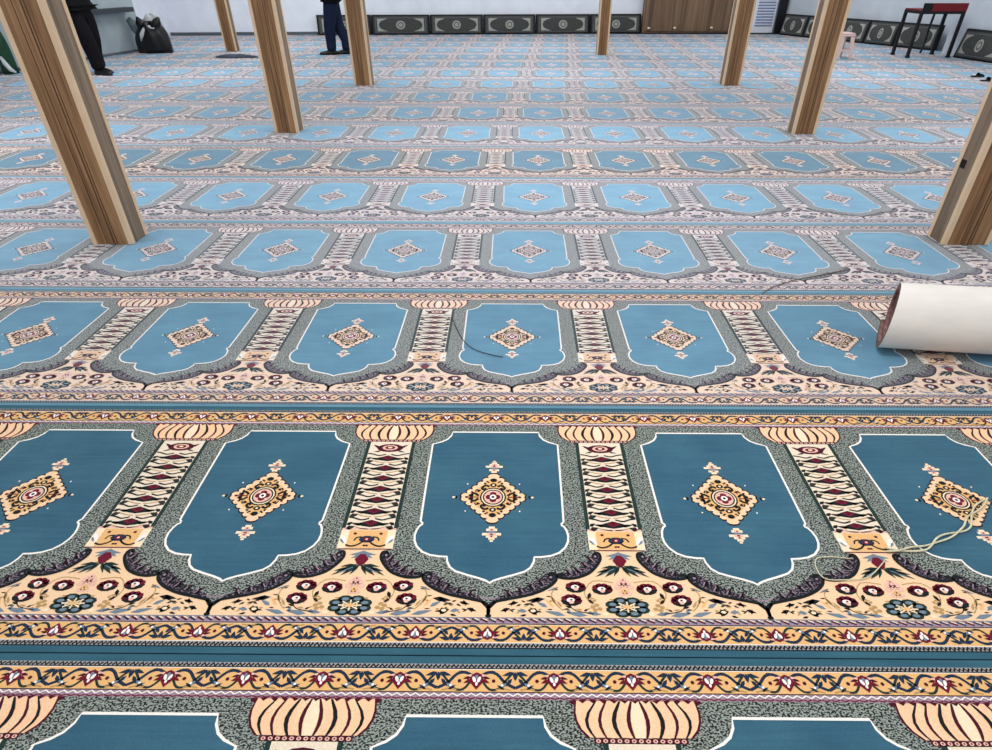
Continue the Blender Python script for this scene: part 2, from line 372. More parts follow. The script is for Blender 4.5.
for i in range(8):
    a = 2*math.pi*(i+.5)/8
    ell('slate', PCX+.045*math.cos(a), -.418+.0225*math.sin(a), .0110, .0058, 4, 1, 7)
    stroke('pale', [(PCX, -.418), (PCX+.034*math.cos(a+.39), -.418+.018*math.sin(a+.39))], .004, 5, 2)
ell('black', PCX, -.418, .020, .0105, 4.5, 1, 8); ell('gold', PCX, -.418, .011, .0072, 5.5, 0, 8)
for (x0, y0, x1, y1, w, m, l) in ((.102, -.370, .112, -.394, .012, 'black', 0), (.112, -.394, .094, -.408, .009, 'black', 1), (.090, -.392, .118, -.384, .006, 'tan', 1),
        (.078, -.442, .124, -.436, .012, 'slate', 0), (.118, -.446, .180, -.436, .016, 'slate', 0), (.172, -.440, .168, -.424, .012, 'slate', 1), (.180, -.446, .240, -.432, .014, 'slate', 0), (.230, -.420, .262, -.402, .012, 'slate', 1),
        (.205, -.408, .222, -.380, .010, 'tan', 1), (.212, -.420, .236, -.392, .008, 'gold', 1), (.188, -.420, .204, -.396, .008, 'tan', 1),
        (.236, -.392, .292, -.400, .016, 'black', 0), (.252, -.388, .278, -.408, .012, 'navy', 1), (.256, -.436, .288, -.430, .022, 'black', 0), (.262, -.446, .280, -.420, .014, 'green', 0), (.290, -.434, .318, -.430, .012, 'slate', 1),
        (.314, -.404, .346, -.412, .010, 'black', 0), (.326, -.398, .336, -.418, .008, 'maroon', 1), (.338, -.424, .366, -.434, .011, 'black', 0), (.350, -.438, .356, -.422, .008, 'maroon', 1),
        (.196, -.352, .228, -.366, .007, 'slate', 1), (.030, -.396, .050, -.392, .007, 'tan', 1)):
    leafM(m, x0, y0, x1, y1, w, 3, l)
for sg in (1, -1):
    for (dx, dy) in ((.088, -.412), (.100, -.418), (.094, -.428), (.080, -.424)): ell('tan', PCX+sg*dx, dy, .008, .006, 3, 1, 6)
    ell('pale', PCX+sg*.272, -.432, .008, .005, 4, 1, 6); ell('pale', PCX+sg*.066, -.440, .010, .006, 3, 1, 6)
    stroke('tan', smooth([(PCX+sg*.196, -.352), (PCX+sg*.216, -.372), (PCX+sg*.210, -.404), (PCX+sg*.186, -.430)], 3), .003, 3, 1)
    stroke('tan', smooth([(PCX+sg*.03, -.335), (PCX+sg*.09, -.330), (PCX+sg*.12, -.372), (PCX+sg*.10, -.41)], 3), .0028, 3, 2)
    stroke('black', smooth([(PCX+sg*.168, -.410), (PCX+sg*.15, -.430), (PCX+sg*.10, -.440)], 3), .0028, 3, 2)
rnd = random.Random(4)
for i in range(34):
    x = rnd.uniform(.03, .34); y = rnd.uniform(-.445, -.335)
    if y > -.325-.30*max(0, x-.10) - .0 and x > .1: y = -.345-.30*max(0, x-.10)-rnd.uniform(.0, .05)
    if y < -.447: continue
    if any(abs(x-fx) < .036 and abs(y-fy) < .024 for fx, fy in ((.066, -.356), (.144, -.350), (.160, -.394), (.045, -.418), (.02, -.418))): continue
    a = rnd.uniform(-.9, .9); l = rnd.uniform(.012, .026)
    leafM(rnd.choice(['black', 'tan', 'black', 'maroon', 'slate', 'green', 'tan']), x, y, x+l*math.cos(a), y+l*.6*math.sin(a), rnd.uniform(.004, .008), 2.5, 1)
rect('slate', -.4, .4, -.4555, -.4530, 2, 1)

# wrap everything drawn past the tile edge into the neighbour: tiles are laid side by side, so it is simply drawn there.
def halfplanes(yc):
    """(a,b,c): keep a*x+b*y <= c — the floor area inside the walls for a carpet centred at yc"""
    hp = [(-.09, 1, 17.62+.09*6.81)]                                # back wall
    if yc < 14.3: hp.append((-1, .23, 8.05-(-.23*13.23)*1))         # left wall
    else: hp.append((-1, 0, 8.74))
    if yc < 14.1: hp.append((.97, .24, .97*8.97+.24*13.35-.02))      # right wall
    else: hp.append((3.75, 2.1, 3.75*9.18+2.1*14.72-.1))             # slanting wall
    return hp
def clip(pts, hp):
    for a, b, c in hp:
        d = pts[:, 0]*a+pts[:, 1]*b-c
        if (d <= 0).all(): continue
        if (d > 0).all(): return None
        out = []
        n = len(pts)
        for i in range(n):
            j = (i+1) % n
            if d[i] <= 0: out.append(pts[i])
            if (d[i] <= 0) != (d[j] <= 0):
                t = d[i]/(d[i]-d[j]); out.append(pts[i]+t*(pts[j]-pts[i]))
        if len(out) < 3: return None
        pts = np.array(out)
    return pts
ORD = ['nearest', 'second', 'third', 'fourth', 'fifth', 'sixth', 'seventh', 'eighth', 'ninth', 'tenth', 'eleventh', 'twelfth', 'thirteenth', 'fourteenth', 'fifteenth', 'sixteenth', 'seventeenth', 'eighteenth']
THICK = .014
ROW_SHEEN = {-1: (1, 0), 0: (1, 0), 1: (1.9, .12), 2: (2.6, .27), 3: (3.1, .30), 4: (1.7, .2), 5: (3.1, .3), 6: (2.1, .25), 7: (1.9, .25), 8: (2.9, .3), 9: (3.2, .32), 10: (2.6, .3), 11: (2.4, .28), 12: (2.8, .32), 13: (2.6, .3), 14: (2.2, .28), 15: (1.8, .24)}   # pile sheen of each row put into its colour: brightening, paling
XS = [-.257, -.195, -.090, -.031, .040, .103, .164, .266]
ROWLAB = {-1: 'nearest row of blue prayer carpet, cut off at the bottom with ribbed capitals showing',
 0: 'second row of blue prayer carpet from the front, a loose cord on it',
 1: 'third row of blue prayer carpet from the front, under the rolled carpet',
 2: 'fourth row of blue prayer carpet from the front, around the two nearest columns'}
def carpet_row(n):
    yc = Y0+n*L
    if n < 0: sh = -.280
    elif n < 8: sh = XS[n]
    else: sh = .266+.075*(n-7)
    xc = X0+sh
    hp = halfplanes(yc)
    verts, faces, mats = [], [], []
    # backing slab
    g = .0018
    base = np.array([(-11., yc-.5678+g), (11., yc-.5678+g), (11., yc+.5155-g), (-11., yc+.5155-g)])
    base = clip(base, hp)
    m = len(base)
    verts += [(x, y, 0) for x, y in base]+[(x, y, -THICK) for x, y in base]
    faces.append(tuple(range(m))); mats.append(CI['band'])
    for i in range(m): faces.append((i, m+i, m+(i+1) % m, (i+1) % m)); mats.append(CI['band'])
    k0 = int(math.floor((-11-xc)/W)); k1 = int(math.ceil((11-xc)/W))
    for k in range(k0, k1+1):
        x = xc+k*W
        inview = abs(x-.03*yc) < 1.7+.92*(yc+.5)
        lod = 2 if (n <= 2 and inview) else 1 if (n <= 8 and inview) else 0
        for pts, layer, mi, l in PAT:
            if l > lod: continue
            q = pts+np.array([x, yc])
            q = clip(q, hp)
            if q is None: continue
            s = len(verts); z = .0003*layer
            verts += [(a, b, z) for a, b in q]; faces.append(tuple(range(s, s+len(q)))); mats.append(mi)
    me = bpy.data.meshes.new('prayer_carpet')
    me.from_pydata([(a, b-yc, c) for a, b, c in verts], [], faces)
    me.polygons.foreach_set('material_index', mats)
    for kx in CK: me.materials.append(CARPET[kx])
    # orient every face upwards (the mirrored pieces come out reversed)
    me.update()
    bm = bmesh.new(); bm.from_mesh(me)
    bm.faces.ensure_lookup_table()
    rev = [f for f in bm.faces if f.normal.z < -.5]
    bmesh.ops.reverse_faces(bm, faces=rev)
    bm.to_mesh(me); bm.free()
    o = bpy.data.objects.new('prayer_carpet', me); COL.objects.link(o); o.location = (0, yc, 0)
    f, sheen_mix = ROW_SHEEN[n]; o.color = (f, f, f, sheen_mix)  # object colour carries the row's painted pile sheen
    o['label'] = ROWLAB.get(n, ORD[n+1]+' row of blue niche-patterned prayer carpet counting from the front')
    o['category'] = 'carpet'; o['group'] = 'rows of prayer carpet'
    return o
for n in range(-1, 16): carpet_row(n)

# ------------------------------------------------------------------ mesh helpers
def link(name, bm, mat, parent=None, smooth_=False):
    me = bpy.data.meshes.new(name); bm.normal_update(); bm.to_mesh(me); bm.free()
    for m in (mat if isinstance(mat, (list, tuple)) else [mat]): me.materials.append(m)
    if smooth_:
        for p in me.polygons: p.use_smooth = True
    o = bpy.data.objects.new(name, me); COL.objects.link(o)
    if parent is not None: o.parent = parent
    return o
def thing(name, label, cat, loc=(0, 0, 0), rz=0, group=None):
    o = bpy.data.objects.new(name, None); COL.objects.link(o); o.location = loc; o.rotation_euler = (0, 0, rz)
    o.empty_display_size = .1
    o['label'] = label; o['category'] = cat
    if group: o['group'] = group
    return o
def tag(o, label, cat, group=None):
    o['label'] = label; o['category'] = cat
    if group: o['group'] = group
    return o
def box(bm, x0, x1, y0, y1, z0, z1, bev=0, mi=0):
    v = [bm.verts.new(p) for p in ((x0, y0, z0), (x1, y0, z0), (x1, y1, z0), (x0, y1, z0), (x0, y0, z1), (x1, y0, z1), (x1, y1, z1), (x0, y1, z1))]
    fs = [bm.faces.new([v[i] for i in q]) for q in ((3, 2, 1, 0), (4, 5, 6, 7), (0, 1, 5, 4), (1, 2, 6, 5), (2, 3, 7, 6), (3, 0, 4, 7))]
    for f in fs: f.material_index = mi
    if bev:
        es = list({e for f in fs for e in f.edges})
        bmesh.ops.bevel(bm, geom=es, offset=bev, segments=2, affect='EDGES', profile=.5)
    return fs
def tube(bm, pts, rad, n=8, mi=0, cap=True):
    pts = [Vector(p) for p in pts]; rs = rad if isinstance(rad, (list, tuple)) else [rad]*len(pts)
    rings = []; ref = Vector((0, 0, 1))
    for i, p in enumerate(pts):
        d = (pts[min(i+1, len(pts)-1)]-pts[max(i-1, 0)]).normalized()
        a = d.cross(ref)
        if a.length < .05: a = d.cross(Vector((1, 0, 0)))
        a.normalize(); b = d.cross(a)
        rings.append([bm.verts.new(p+rs[i]*(math.cos(2*math.pi*k/n)*a+math.sin(2*math.pi*k/n)*b)) for k in range(n)])
    for i in range(len(rings)-1):
        for k in range(n):
            f = bm.faces.new((rings[i][k], rings[i+1][k], rings[i+1][(k+1) % n], rings[i][(k+1) % n])); f.material_index = mi
    if cap:
        bm.faces.new(rings[0]).material_index = mi; bm.faces.new(rings[-1][::-1]).material_index = mi
    bmesh.ops.recalc_face_normals(bm, faces=bm.faces[:])
def disc_flat(bm, pts, z, t=.002):
    a = [bm.verts.new((x, y, z)) for x, y in pts]; bm.faces.new(a)

# ------------------------------------------------------------------ room
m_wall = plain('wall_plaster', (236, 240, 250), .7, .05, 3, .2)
m_wall_r = plain('wall_plaster_right_shaded', (196, 204, 214), .7, .08, 3, .2)  # same plaster, toned down in colour for the less lit right side
m_wall_l = plain('wall_plaster_left_shaded', (164, 176, 182), .7, .16, 2.2, .2)  # same plaster, the left wall's shading put into its colour
m_floor = plain('floor_concrete', (60, 78, 88), .9, .1, 5, .1)
m_skirt = plain('skirting_grey', (92, 100, 106), .6)
fl = bmesh.new(); box(fl, -10.5, 11.0, .2, 19.3, -.10, -THICK-.0005)
o = link('floor', fl, m_floor); o['kind'] = 'structure'
def wall(name, a, b, h, t, mat, inward, z0=-THICK):
    a, b = Vector((*a, 0)), Vector((*b, 0)); d = (b-a).normalized(); nrm = Vector((-d.y, d.x, 0))*inward
    bm = bmesh.new(); q = [a, b, b-nrm*t, a-nrm*t]
    lo_ = [bm.verts.new((p.x, p.y, z0)) for p in q]; hi_ = [bm.verts.new((p.x, p.y, h)) for p in q]
    bm.faces.new(lo_[::-1]); bm.faces.new(hi_)
    for i in range(4): bm.faces.new((lo_[i], lo_[(i+1) % 4], hi_[(i+1) % 4], hi_[i]))
    bmesh.ops.recalc_face_normals(bm, faces=bm.faces[:])
    o = link(name, bm, mat); o['kind'] = 'structure'; return o
back = lambda x: 17.66+.09*(x+6.81)
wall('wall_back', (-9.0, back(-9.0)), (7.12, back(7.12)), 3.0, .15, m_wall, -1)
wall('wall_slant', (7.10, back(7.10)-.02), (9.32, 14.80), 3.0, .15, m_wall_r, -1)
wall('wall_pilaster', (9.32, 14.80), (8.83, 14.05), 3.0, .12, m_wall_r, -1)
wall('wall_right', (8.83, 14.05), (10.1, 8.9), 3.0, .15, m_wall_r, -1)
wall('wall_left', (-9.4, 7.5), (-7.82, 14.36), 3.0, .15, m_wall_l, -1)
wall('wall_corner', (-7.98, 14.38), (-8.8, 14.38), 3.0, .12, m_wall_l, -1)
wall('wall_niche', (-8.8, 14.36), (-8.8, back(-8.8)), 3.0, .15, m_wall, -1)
# low skirting along the back wall and the left wall
wall('baseboard_back', (-8.78, back(-8.78)-.012), (6.6, back(6.6)-.012), .07, .012, m_skirt, -1, .004)
wall('baseboard_left', (-9.38+.012, 7.55), (-7.83+.012, 14.3), .045, .012, m_skirt, -1, .004)
# dark ledge fixed high along the left wall
m_dark = plain('ledge_dark', (58, 64, 70), .5)
lw = lambda y: -8.07+.23*(y-13.23)
bm = bmesh.new()
q = [(lw(11.6)+.02, 11.6), (lw(14.1)+.02, 14.1), (lw(14.1)+.20, 14.06), (lw(11.6)+.20, 11.56)]
a = [bm.verts.new((x, y, .72)) for x, y in q]; b = [bm.verts.new((x, y, .80)) for x, y in q]
bm.faces.new(a); bm.faces.new(b[::-1])
for i in range(4): bm.faces.new((a[i], b[i], b[(i+1) % 4], a[(i+1) % 4]))
bmesh.ops.recalc_face_normals(bm, faces=bm.faces[:])
o = link('trim_1', bm, m_dark); o['kind'] = 'structure'

# ------------------------------------------------------------------ wooden columns
m_wood = wood('column_laminate', (98, 67, 44), (142, 104, 70), (168, 129, 91))
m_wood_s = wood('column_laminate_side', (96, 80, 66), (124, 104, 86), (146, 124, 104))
m_trim = plain('pale_edge_strip', (214, 184, 152), .5, .05, 12)
m_groove = plain('groove_dark', (84, 56, 38), .6)
m_hole = plain('socket_hole', (14, 12, 12), .8)
GZ = .003
def column(x0, x1, y0, y1, label, hole=False):
    w, d = x1-x0, y1-y0
    root = thing('wooden_column', label, 'column', ((x0+x1)/2, (y0+y1)/2, GZ), 0, 'wood-clad columns')
    h = 3.0; X, Y = w/2, d/2
    bm = bmesh.new()
    fs = box(bm, -X+.003, X-.003, -Y+.003, Y-.003, 0, h)
    for f in bm.faces:
        if abs(f.normal.x) > .5: f.material_index = 1
    bm.normal_update()
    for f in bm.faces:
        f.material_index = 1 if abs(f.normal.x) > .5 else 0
    link('shaft', bm, [m_wood, m_wood_s], root)
    e = .030
    for sx in (1, -1):
        for sy in (1, -1):
            bm = bmesh.new()
            pts = [(X, Y), (X-e, Y), (X-e, Y-.005), (X-.005, Y-.005), (X-.005, Y-e), (X, Y-e)]
            a = [bm.verts.new((sx*x, sy*y, .001)) for x, y in pts]; b = [bm.verts.new((sx*x, sy*y, h)) for x, y in pts]
            bm.faces.new(a); bm.faces.new(b)
            for i in range(6): bm.faces.new((a[i], a[(i+1) % 6], b[(i+1) % 6], b[i]))
            bmesh.ops.recalc_face_normals(bm, faces=bm.faces[:])
            link('corner_strip', bm, m_trim, root)
    bm = bmesh.new()
    gx = .012
    box(bm, gx-.0035, gx+.0035, -Y+.0005, -Y+.004, 0, h); box(bm, gx+.016, gx+.020, -Y+.0005, -Y+.004, 0, h); box(bm, gx-.05, gx-.047, -Y+.0012, -Y+.004, 0, h)
    link('groove', bm, m_groove, root)
    if hole:
        bm = bmesh.new(); box(bm, -X-.002, -X+.004, .010, .055, .465, .515, .002); link('socket_hole', bm, m_hole, root)['label'] = 'small black square cut-out'
    return root
column(-2.76, -2.495, 3.71, 3.90, 'wood-clad column nearest the camera on the left, pale strips at its corners')
column(2.83, 3.135, 3.765, 3.945, 'wood-clad column at the right edge, nearest the rolled carpet, black square hole in its side', True)
column(-2.605, -2.345, 6.86, 7.06, 'wood-clad column in the left row, second from the camera')
column(3.03, 3.28, 6.89, 7.06, 'wood-clad column second from the camera on the right, beside the pale plastic stool')
column(-2.425, -2.16, 9.96, 10.16, 'wood-clad column just to the right of the man in navy trousers')
column(3.17, 3.44, 10.06, 10.24, 'wood-clad column in front of the white louvred panel')
column(1.67, 1.90, 13.77, 13.95, 'far wood-clad column standing before the dark bolsters at the back')
column(-6.06, -5.82, 14.16, 14.34, 'far wood-clad column beside the black rubbish bag, on the left')

# ------------------------------------------------------------------ bolsters (wall cushions)
m_cdark = plain('cushion_charcoal', (70, 71, 70), .9, .35, 60, .1)
m_cblack = plain('cushion_black_side', (40, 42, 44), .9, .15, 30, .1)
m_csil = plain('cushion_silver_woven', (156, 156, 148), .8, .3, 60, .1)
m_cmid = plain('cushion_grey_woven', (92, 96, 98), .9, .3, 70, .1)
def cushion_part(root, w, h, t):
    """upright padded cushion: base at y=0 (front), leaning back to y=t"""
    bm = bmesh.new(); NX, NZ = 16, 8
    def fp(u, v):                                 # front surface point, u,v in -1..1
        bulge = (1-abs(u)**6)*(1-abs(v)**4)
        x = u*w/2; z = (v+1)/2*h
        return Vector((x, -.045*bulge+.10*(v+1)/2, z))
    def bp(u, v): return Vector((u*w/2, t*.78+.10*(v+1)/2*.4, (v+1)/2*h))
    fr = [[bm.verts.new(fp(-1+2*i/NX, -1+2*j/NZ)) for j in range(NZ+1)] for i in range(NX+1)]
    bk = [[bm.verts.new(bp(-1+2*i/NX, -1+2*j/NZ)) for j in range(NZ+1)] for i in range(NX+1)]
    for i in range(NX):
        for j in range(NZ):
            bm.faces.new((fr[i][j], fr[i+1][j], fr[i+1][j+1], fr[i][j+1])); bm.faces.new((bk[i][j], bk[i][j+1], bk[i+1][j+1], bk[i+1][j]))
    for i in range(NX):
        bm.faces.new((fr[i][0], bk[i][0], bk[i+1][0], fr[i+1][0])); bm.faces.new((fr[i][NZ], fr[i+1][NZ], bk[i+1][NZ], bk[i][NZ]))
    for j in range(NZ):
        bm.faces.new((fr[0][j], fr[0][j+1], bk[0][j+1], bk[0][j])); bm.faces.new((fr[NX][j], bk[NX][j], bk[NX][j+1], fr[NX][j+1]))
    bmesh.ops.recalc_face_normals(bm, faces=bm.faces[:])
    link('pad', bm, m_cblack, root, True)
    # woven face: border, field, corner pieces and central rosette laid on the front surface
    bm = bmesh.new()
    def patch(pts, mi, off):
        vs = []
        for u, v in pts:
            p = fp(u, v); vs.append(bm.verts.new((p.x, p.y-off, p.z)))
        f = bm.faces.new(vs); f.material_index = mi
    def grid(u0, u1, v0, v1, mi, off, nu=14, nv=6):
        for i in range(nu):
            for j in range(nv):
                a, b = u0+(u1-u0)*i/nu, u0+(u1-u0)*(i+1)/nu; c, d = v0+(v1-v0)*j/nv, v0+(v1-v0)*(j+1)/nv
                patch([(a, c), (b, c), (b, d), (a, d)], mi, off)
    grid(-.93, .93, -.86, .86, 0, .003)
    for (u0, u1, v0, v1) in ((-.86, .86, .70, .76), (-.86, .86, -.76, -.70), (-.88, -.85, -.76, .76), (.85, .88, -.76, .76)):
        grid(u0, u1, v0, v1, 2, .005, 14 if u1-u0 > .5 else 1, 1 if u1-u0 > .5 else 6)
    for su in (1, -1):
        for sv in (1, -1):
            arc = [(.80, .64)]+[(.80-.30*math.cos(t_)*1.0, .64-.52*math.sin(t_)) for t_ in [0, .3, .6, .9, 1.2, 1.57]]
            arc = [(.81, .64), (.44, .64), (.56, .52), (.67, .40), (.73, .24), (.76, .0), (.81, -.0)]
            pt = [(su*a_, sv*b_) for a_, b_ in arc]
            patch(pt, 1, .006)
    for (ru, rv, mi, off) in ((.16, .44, 1, .006), (.11, .30, 2, .008), (.07, .18, 1, .010)):
        patch([(ru*math.cos(2*math.pi*k/14), rv*math.sin(2*math.pi*k/14)) for k in range(14)], mi, off)
    bmesh.ops.recalc_face_normals(bm, faces=bm.faces[:])
    for f in bm.faces:
        if f.normal.y > 0: f.normal_flip()
    link('woven_cover', bm, [m_cdark, m_csil, m_cmid], root, False)['label'] = 'charcoal woven face with silver corners and rosette'
def cushion(a, b, h, label, t=.16):
    a, b = Vector((*a, 0)), Vector((*b, 0)); d = b-a; c = (a+b)/2
    root = thing('wall_cushion', label, 'cushion', (c.x, c.y, GZ), math.atan2(d.y, d.x), 'wall cushions')
    cushion_part(root, d.length-.02, h, t); return root
def at(px, py, z=0):
    d = (px-CX)/F_PX*r2-(py-375)/F_PX*u2+fw; t = (z-CAM_H)/d.z; return Vector((d.x*t, d.y*t, z))
def back_x(px):                                   # point on the back wall's foot under a given picture column
    d = (px-CX)/F_PX*r2-(34-375)/F_PX*u2+fw
    t = (17.66+.09*6.81-.17)/(d.y-.09*d.x); return d.x*t
bx = [318, 372.5, 430.5, 483.5, 535.5, 589.5, 640.5]
labs = ['dark wall cushion partly hidden behind the man in navy trousers', 'dark patterned wall cushion just right of the man and the column beside him', 'dark patterned wall cushion third from the left along the back wall',
        'dark patterned wall cushion fourth from the left along the back wall', 'dark patterned wall cushion left of the far wooden column', 'dark patterned wall cushion behind the far wooden column, next to the wood cabinet']
for i in range(6):
    xa, xb = back_x(bx[i]), back_x(bx[i+1]); f = lambda x: back(x)-.19
    cushion((xa, f(xa)), (xb, f(xb)), .44, labs[i])
A, B = Vector((6.86, 18.33)), Vector((9.02, 14.62))
def slant(px):
    d = (px-CX)/F_PX*r2-(42-375)/F_PX*u2+fw
    # ray in plan meets line A-B
    e = B-A; k = (A.x*d.y-A.y*d.x)/(e.y*d.x-e.x*d.y); return A+k*e
sx = [777, 801, 830, 863, 893, 936]
labs = ['dark wall cushion beside the white louvred panel, first along the slanting wall', 'dark wall cushion half hidden by the right column, second along the slanting wall', 'dark wall cushion behind the pale plastic stool',
        'dark wall cushion to the right of the pale plastic stool', 'dark wall cushion seen between the legs of the red topped table']
for i in range(5):
    p, q = slant(sx[i]), slant(sx[i+1]); cushion(p, q, .47, labs[i])
cushion((8.76, 13.55), (9.00, 12.58), .50, 'dark wall cushion against the right wall, right of the red topped table')

# ------------------------------------------------------------------ wood cabinet, white louvred panel, dark board
m_cab = wood('cabinet_wood', (92, 70, 54), (122, 96, 74), (138, 110, 86), 8)
m_wht = plain('white_enamel', (226, 230, 240), .5, .03)
m_cream = plain('cream_plastic', (224, 210, 180), .5)
xa, xb = back_x(641.5), back_x(727)
def yb(x): return back(x)
ang = math.atan(.09)
cw = (xb-xa)/math.cos(ang)
root = thing('wood_cabinet', 'brown wood cabinet against the back wall between the cushions and a white louvred panel', 'cabinet', ((xa+xb)/2, yb((xa+xb)/2)-.19, GZ), ang)
bm = bmesh.new(); box(bm, -cw/2, cw/2, -.02, .16, .012, 1.25, .006); link('body', bm, m_cab, root)
for i in range(3):
    bm = bmesh.new(); x0 = -cw/2+.03+i*(cw-.06)/3; box(bm, x0+.0015, x0+(cw-.06)/3-.0015, -.045, -.021, .05, 1.22, .004); dr = link('door', bm, m_cab, root)
    bm = bmesh.new(); ds = x0+[.12, .06, .3][i]
    bmesh.ops.create_uvsphere(bm, u_segments=12, v_segments=8, radius=.036, matrix=Matrix.Translation((ds, -.075, .125)) @ Matrix.Diagonal((1.2, .8, .8, 1)))
    link('door_stop', bm, m_cream, dr, True)
bm = bmesh.new(); box(bm, -cw/2+.02, cw/2-.02, -.01, .15, 0, .012); link('plinth', bm, m_dark, root)
# dark curtain-like board at cabinet's right
m_blk = plain('black_paint', (16, 17, 22), .45)
x1, x2 = back_x(727.8), back_x(737)
bm = bmesh.new(); box(bm, x1, x2, -.05, .10, 0, 2.2, .004); o = link('dark_board', bm, plain('dark_blue_board', (34, 38, 56), .6))
o.location = (0, yb(x1)-.14, GZ); tag(o, 'narrow dark board standing upright at the right end of the wood cabinet', 'board')
x1, x2 = back_x(748), back_x(770.5)
root = thing('air_cooler', 'white louvred panel of an air cooler standing at the right end of the back wall', 'air cooler', ((x1+x2)/2, yb(6.3)-.22, GZ), ang)
w = x2-x1
bm = bmesh.new(); box(bm, -w/2, w/2, 0, .10, .0, 1.3, .008); link('casing', bm, m_wht, root)
bm = bmesh.new()
for i in range(16):
    z = .16+i*.066
    v = [bm.verts.new(p) for p in ((-w/2+.10, -.004, z), (w/2-.06, -.004, z), (w/2-.06, -.030, z+.012), (-w/2+.10, -.030, z+.012), (-w/2+.10, -.004, z+.030), (w/2-.06, -.004, z+.030))]
    bm.faces.new((v[0], v[3], v[2], v[1])); bm.faces.new((v[3], v[4], v[5], v[2])); bm.faces.new((v[0], v[4], v[3])); bm.faces.new((v[1], v[2], v[5])); bm.faces.new((v[0], v[1], v[5], v[4]))
bmesh.ops.recalc_face_normals(bm, faces=bm.faces[:])
gr = link('louvre', bm, plain('louvre_blue_grey', (128, 142, 178), .5), root)
x1, x2 = back_x(771.2), back_x(779)
bm = bmesh.new(); box(bm, x1, x2, -.06, .01, 0, 1.9, .004); o = link('black_panel', bm, m_blk); o.location = (0, yb(6.5)-.24, GZ)
tag(o, 'black upright panel between the white louvred panel and the slanting row of cushions', 'panel')

# ------------------------------------------------------------------ plastic stool
m_stool = plain('pale_pink_plastic', (214, 186, 182), .45, .05)
root = thing('plastic_stool', 'pale pink plastic stool with open legs behind the right column', 'stool', (6.42, 13.45, GZ), .25)
bm = bmesh.new(); box(bm, -.15, .15, -.15, .15, .405, .435, .012); box(bm, -.165, .165, -.165, .165, .375, .408, .010); link('seat', bm, m_stool, root)
for sx in (1, -1):
    for sy in (1, -1):
        bm = bmesh.new(); t, b_ = .150, .190
        q = lambda r, z: [bm.verts.new((sx*x, sy*y, z)) for x, y in ((r, r), (r-.085, r), (r-.085, r-.012), (r-.012, r-.012), (r-.012, r-.085), (r, r-.085))]
        a, c = q(b_, 0), q(t, .38)
        bm.faces.new(a); bm.faces.new(c)
        for i in range(6): bm.faces.new((a[i], a[(i+1) % 6], c[(i+1) % 6], c[i]))
        bmesh.ops.recalc_face_normals(bm, faces=bm.faces[:]); link('leg', bm, m_stool, root)
for s in (1, -1):
    bm = bmesh.new(); box(bm, -.095, .095, s*.172-.006, s*.172+.006, .12, .16, .003); link('stretcher', bm, m_stool, root)
    bm = bmesh.new(); box(bm, s*.172-.006, s*.172+.006, -.095, .095, .12, .16, .003); link('stretcher', bm, m_stool, root)

# ------------------------------------------------------------------ red topped table
m_steel = plain('black_steel', (14, 16, 20), .4)
m_red = plain('dark_red_board', (112, 20, 26), .5)
root = thing('table', 'tall black metal framed table with a dark red top by the right wall', 'table', (8.20, 13.72, GZ), .06)
TW, TD, TH = .415, .25, .745
for sx in (1, -1):
    for sy in (1, -1):
        bm = bmesh.new(); box(bm, sx*TW-.026, sx*TW+.026, sy*TD-.026, sy*TD+.026, .006, TH, .003); lg = link('leg', bm, m_steel, root)
        bm = bmesh.new(); box(bm, sx*TW-.032, sx*TW+.032, sy*TD-.032, sy*TD+.032, 0, .03, .003); link('foot', bm, m_steel, lg)
bm = bmesh.new(); box(bm, -TW-.026, TW+.026, -TD-.026, TD+.026, TH, TH+.05, .003); link('frame', bm, m_steel, root)
bm = bmesh.new(); box(bm, -TW-.02, TW+.02, -TD-.02, TD+.02, TH+.051, TH+.075, .004); link('tabletop', bm, m_red, root)
bm = bmesh.new(); box(bm, -TW+.16, TW+.02, -TD-.040, -TD-.028, TH+.045, TH+.18, .003); link('front_panel', bm, m_red, root)['label'] = 'dark red panel'
bm = bmesh.new(); box(bm, -TW-.03, -TW+.155, -TD-.040, -TD-.028, TH+.0, TH+.18, .003); link('side_panel', bm, m_steel, root)
bm = bmesh.new(); tube(bm, [(TW-.16, TD+.07, .80), (TW-.17, TD+.075, .45), (TW-.16, TD+.07, .20), (TW-.20, TD+.05, .012)], .022, 6)
bm2 = bm; o = link('cable', bm2, m_steel); o.location = (8.20, 13.75, GZ); o.rotation_euler = (0, 0, .06)
tag(o, 'black cable hanging down behind the red topped table', 'cable')

# ------------------------------------------------------------------ rolled carpet
m_back = plain('carpet_backing', (229, 221, 213), .85, .05, 5, .15, (1, 3, 3))
m_edge = plain('carpet_roll_edge', (112, 92, 86), .9, .25, 60, .1)
m_pile = plain('carpet_roll_pile', (150, 112, 108), .9, .4, 50, .1)
root = thing('rolled_carpet', 'carpet rolled up with its pale backing outside, lying at the right edge', 'rolled carpet', (1.765, 2.505, GZ), -.115)
R = .166; Ln = 2.3; th = .030
def spiral(turns, r0, n):
    out = []
    for i in range(n+1):
        a = 2*math.pi*turns*i/n
        r = r0-.026*a/(2*math.pi)
        out.append((a, r))
    return out
SP = spiral(2.3, R, 110)
def rollpt(a, r, x):
    # angle 0 at far bottom, running under and up the near side
    y = -r*math.sin(a-.9)*1.0; z = R-r*math.cos(a-.9)
    skew = .40*y+.015*(a/(2*math.pi))
    return Vector((x+skew if x < .01 else x, y, z))
def sheet(bm, dr, rev):
    rows = []
    for a, r in SP:
        rows.append([bm.verts.new(rollpt(a, r-dr, x)) for x in (0, .3, .8, 1.5, Ln)])
    for i in range(len(rows)-1):
        for j in range(4):
            q = (rows[i][j], rows[i][j+1], rows[i+1][j+1], rows[i+1][j]); bm.faces.new(q if not rev else q[::-1])
    return rows
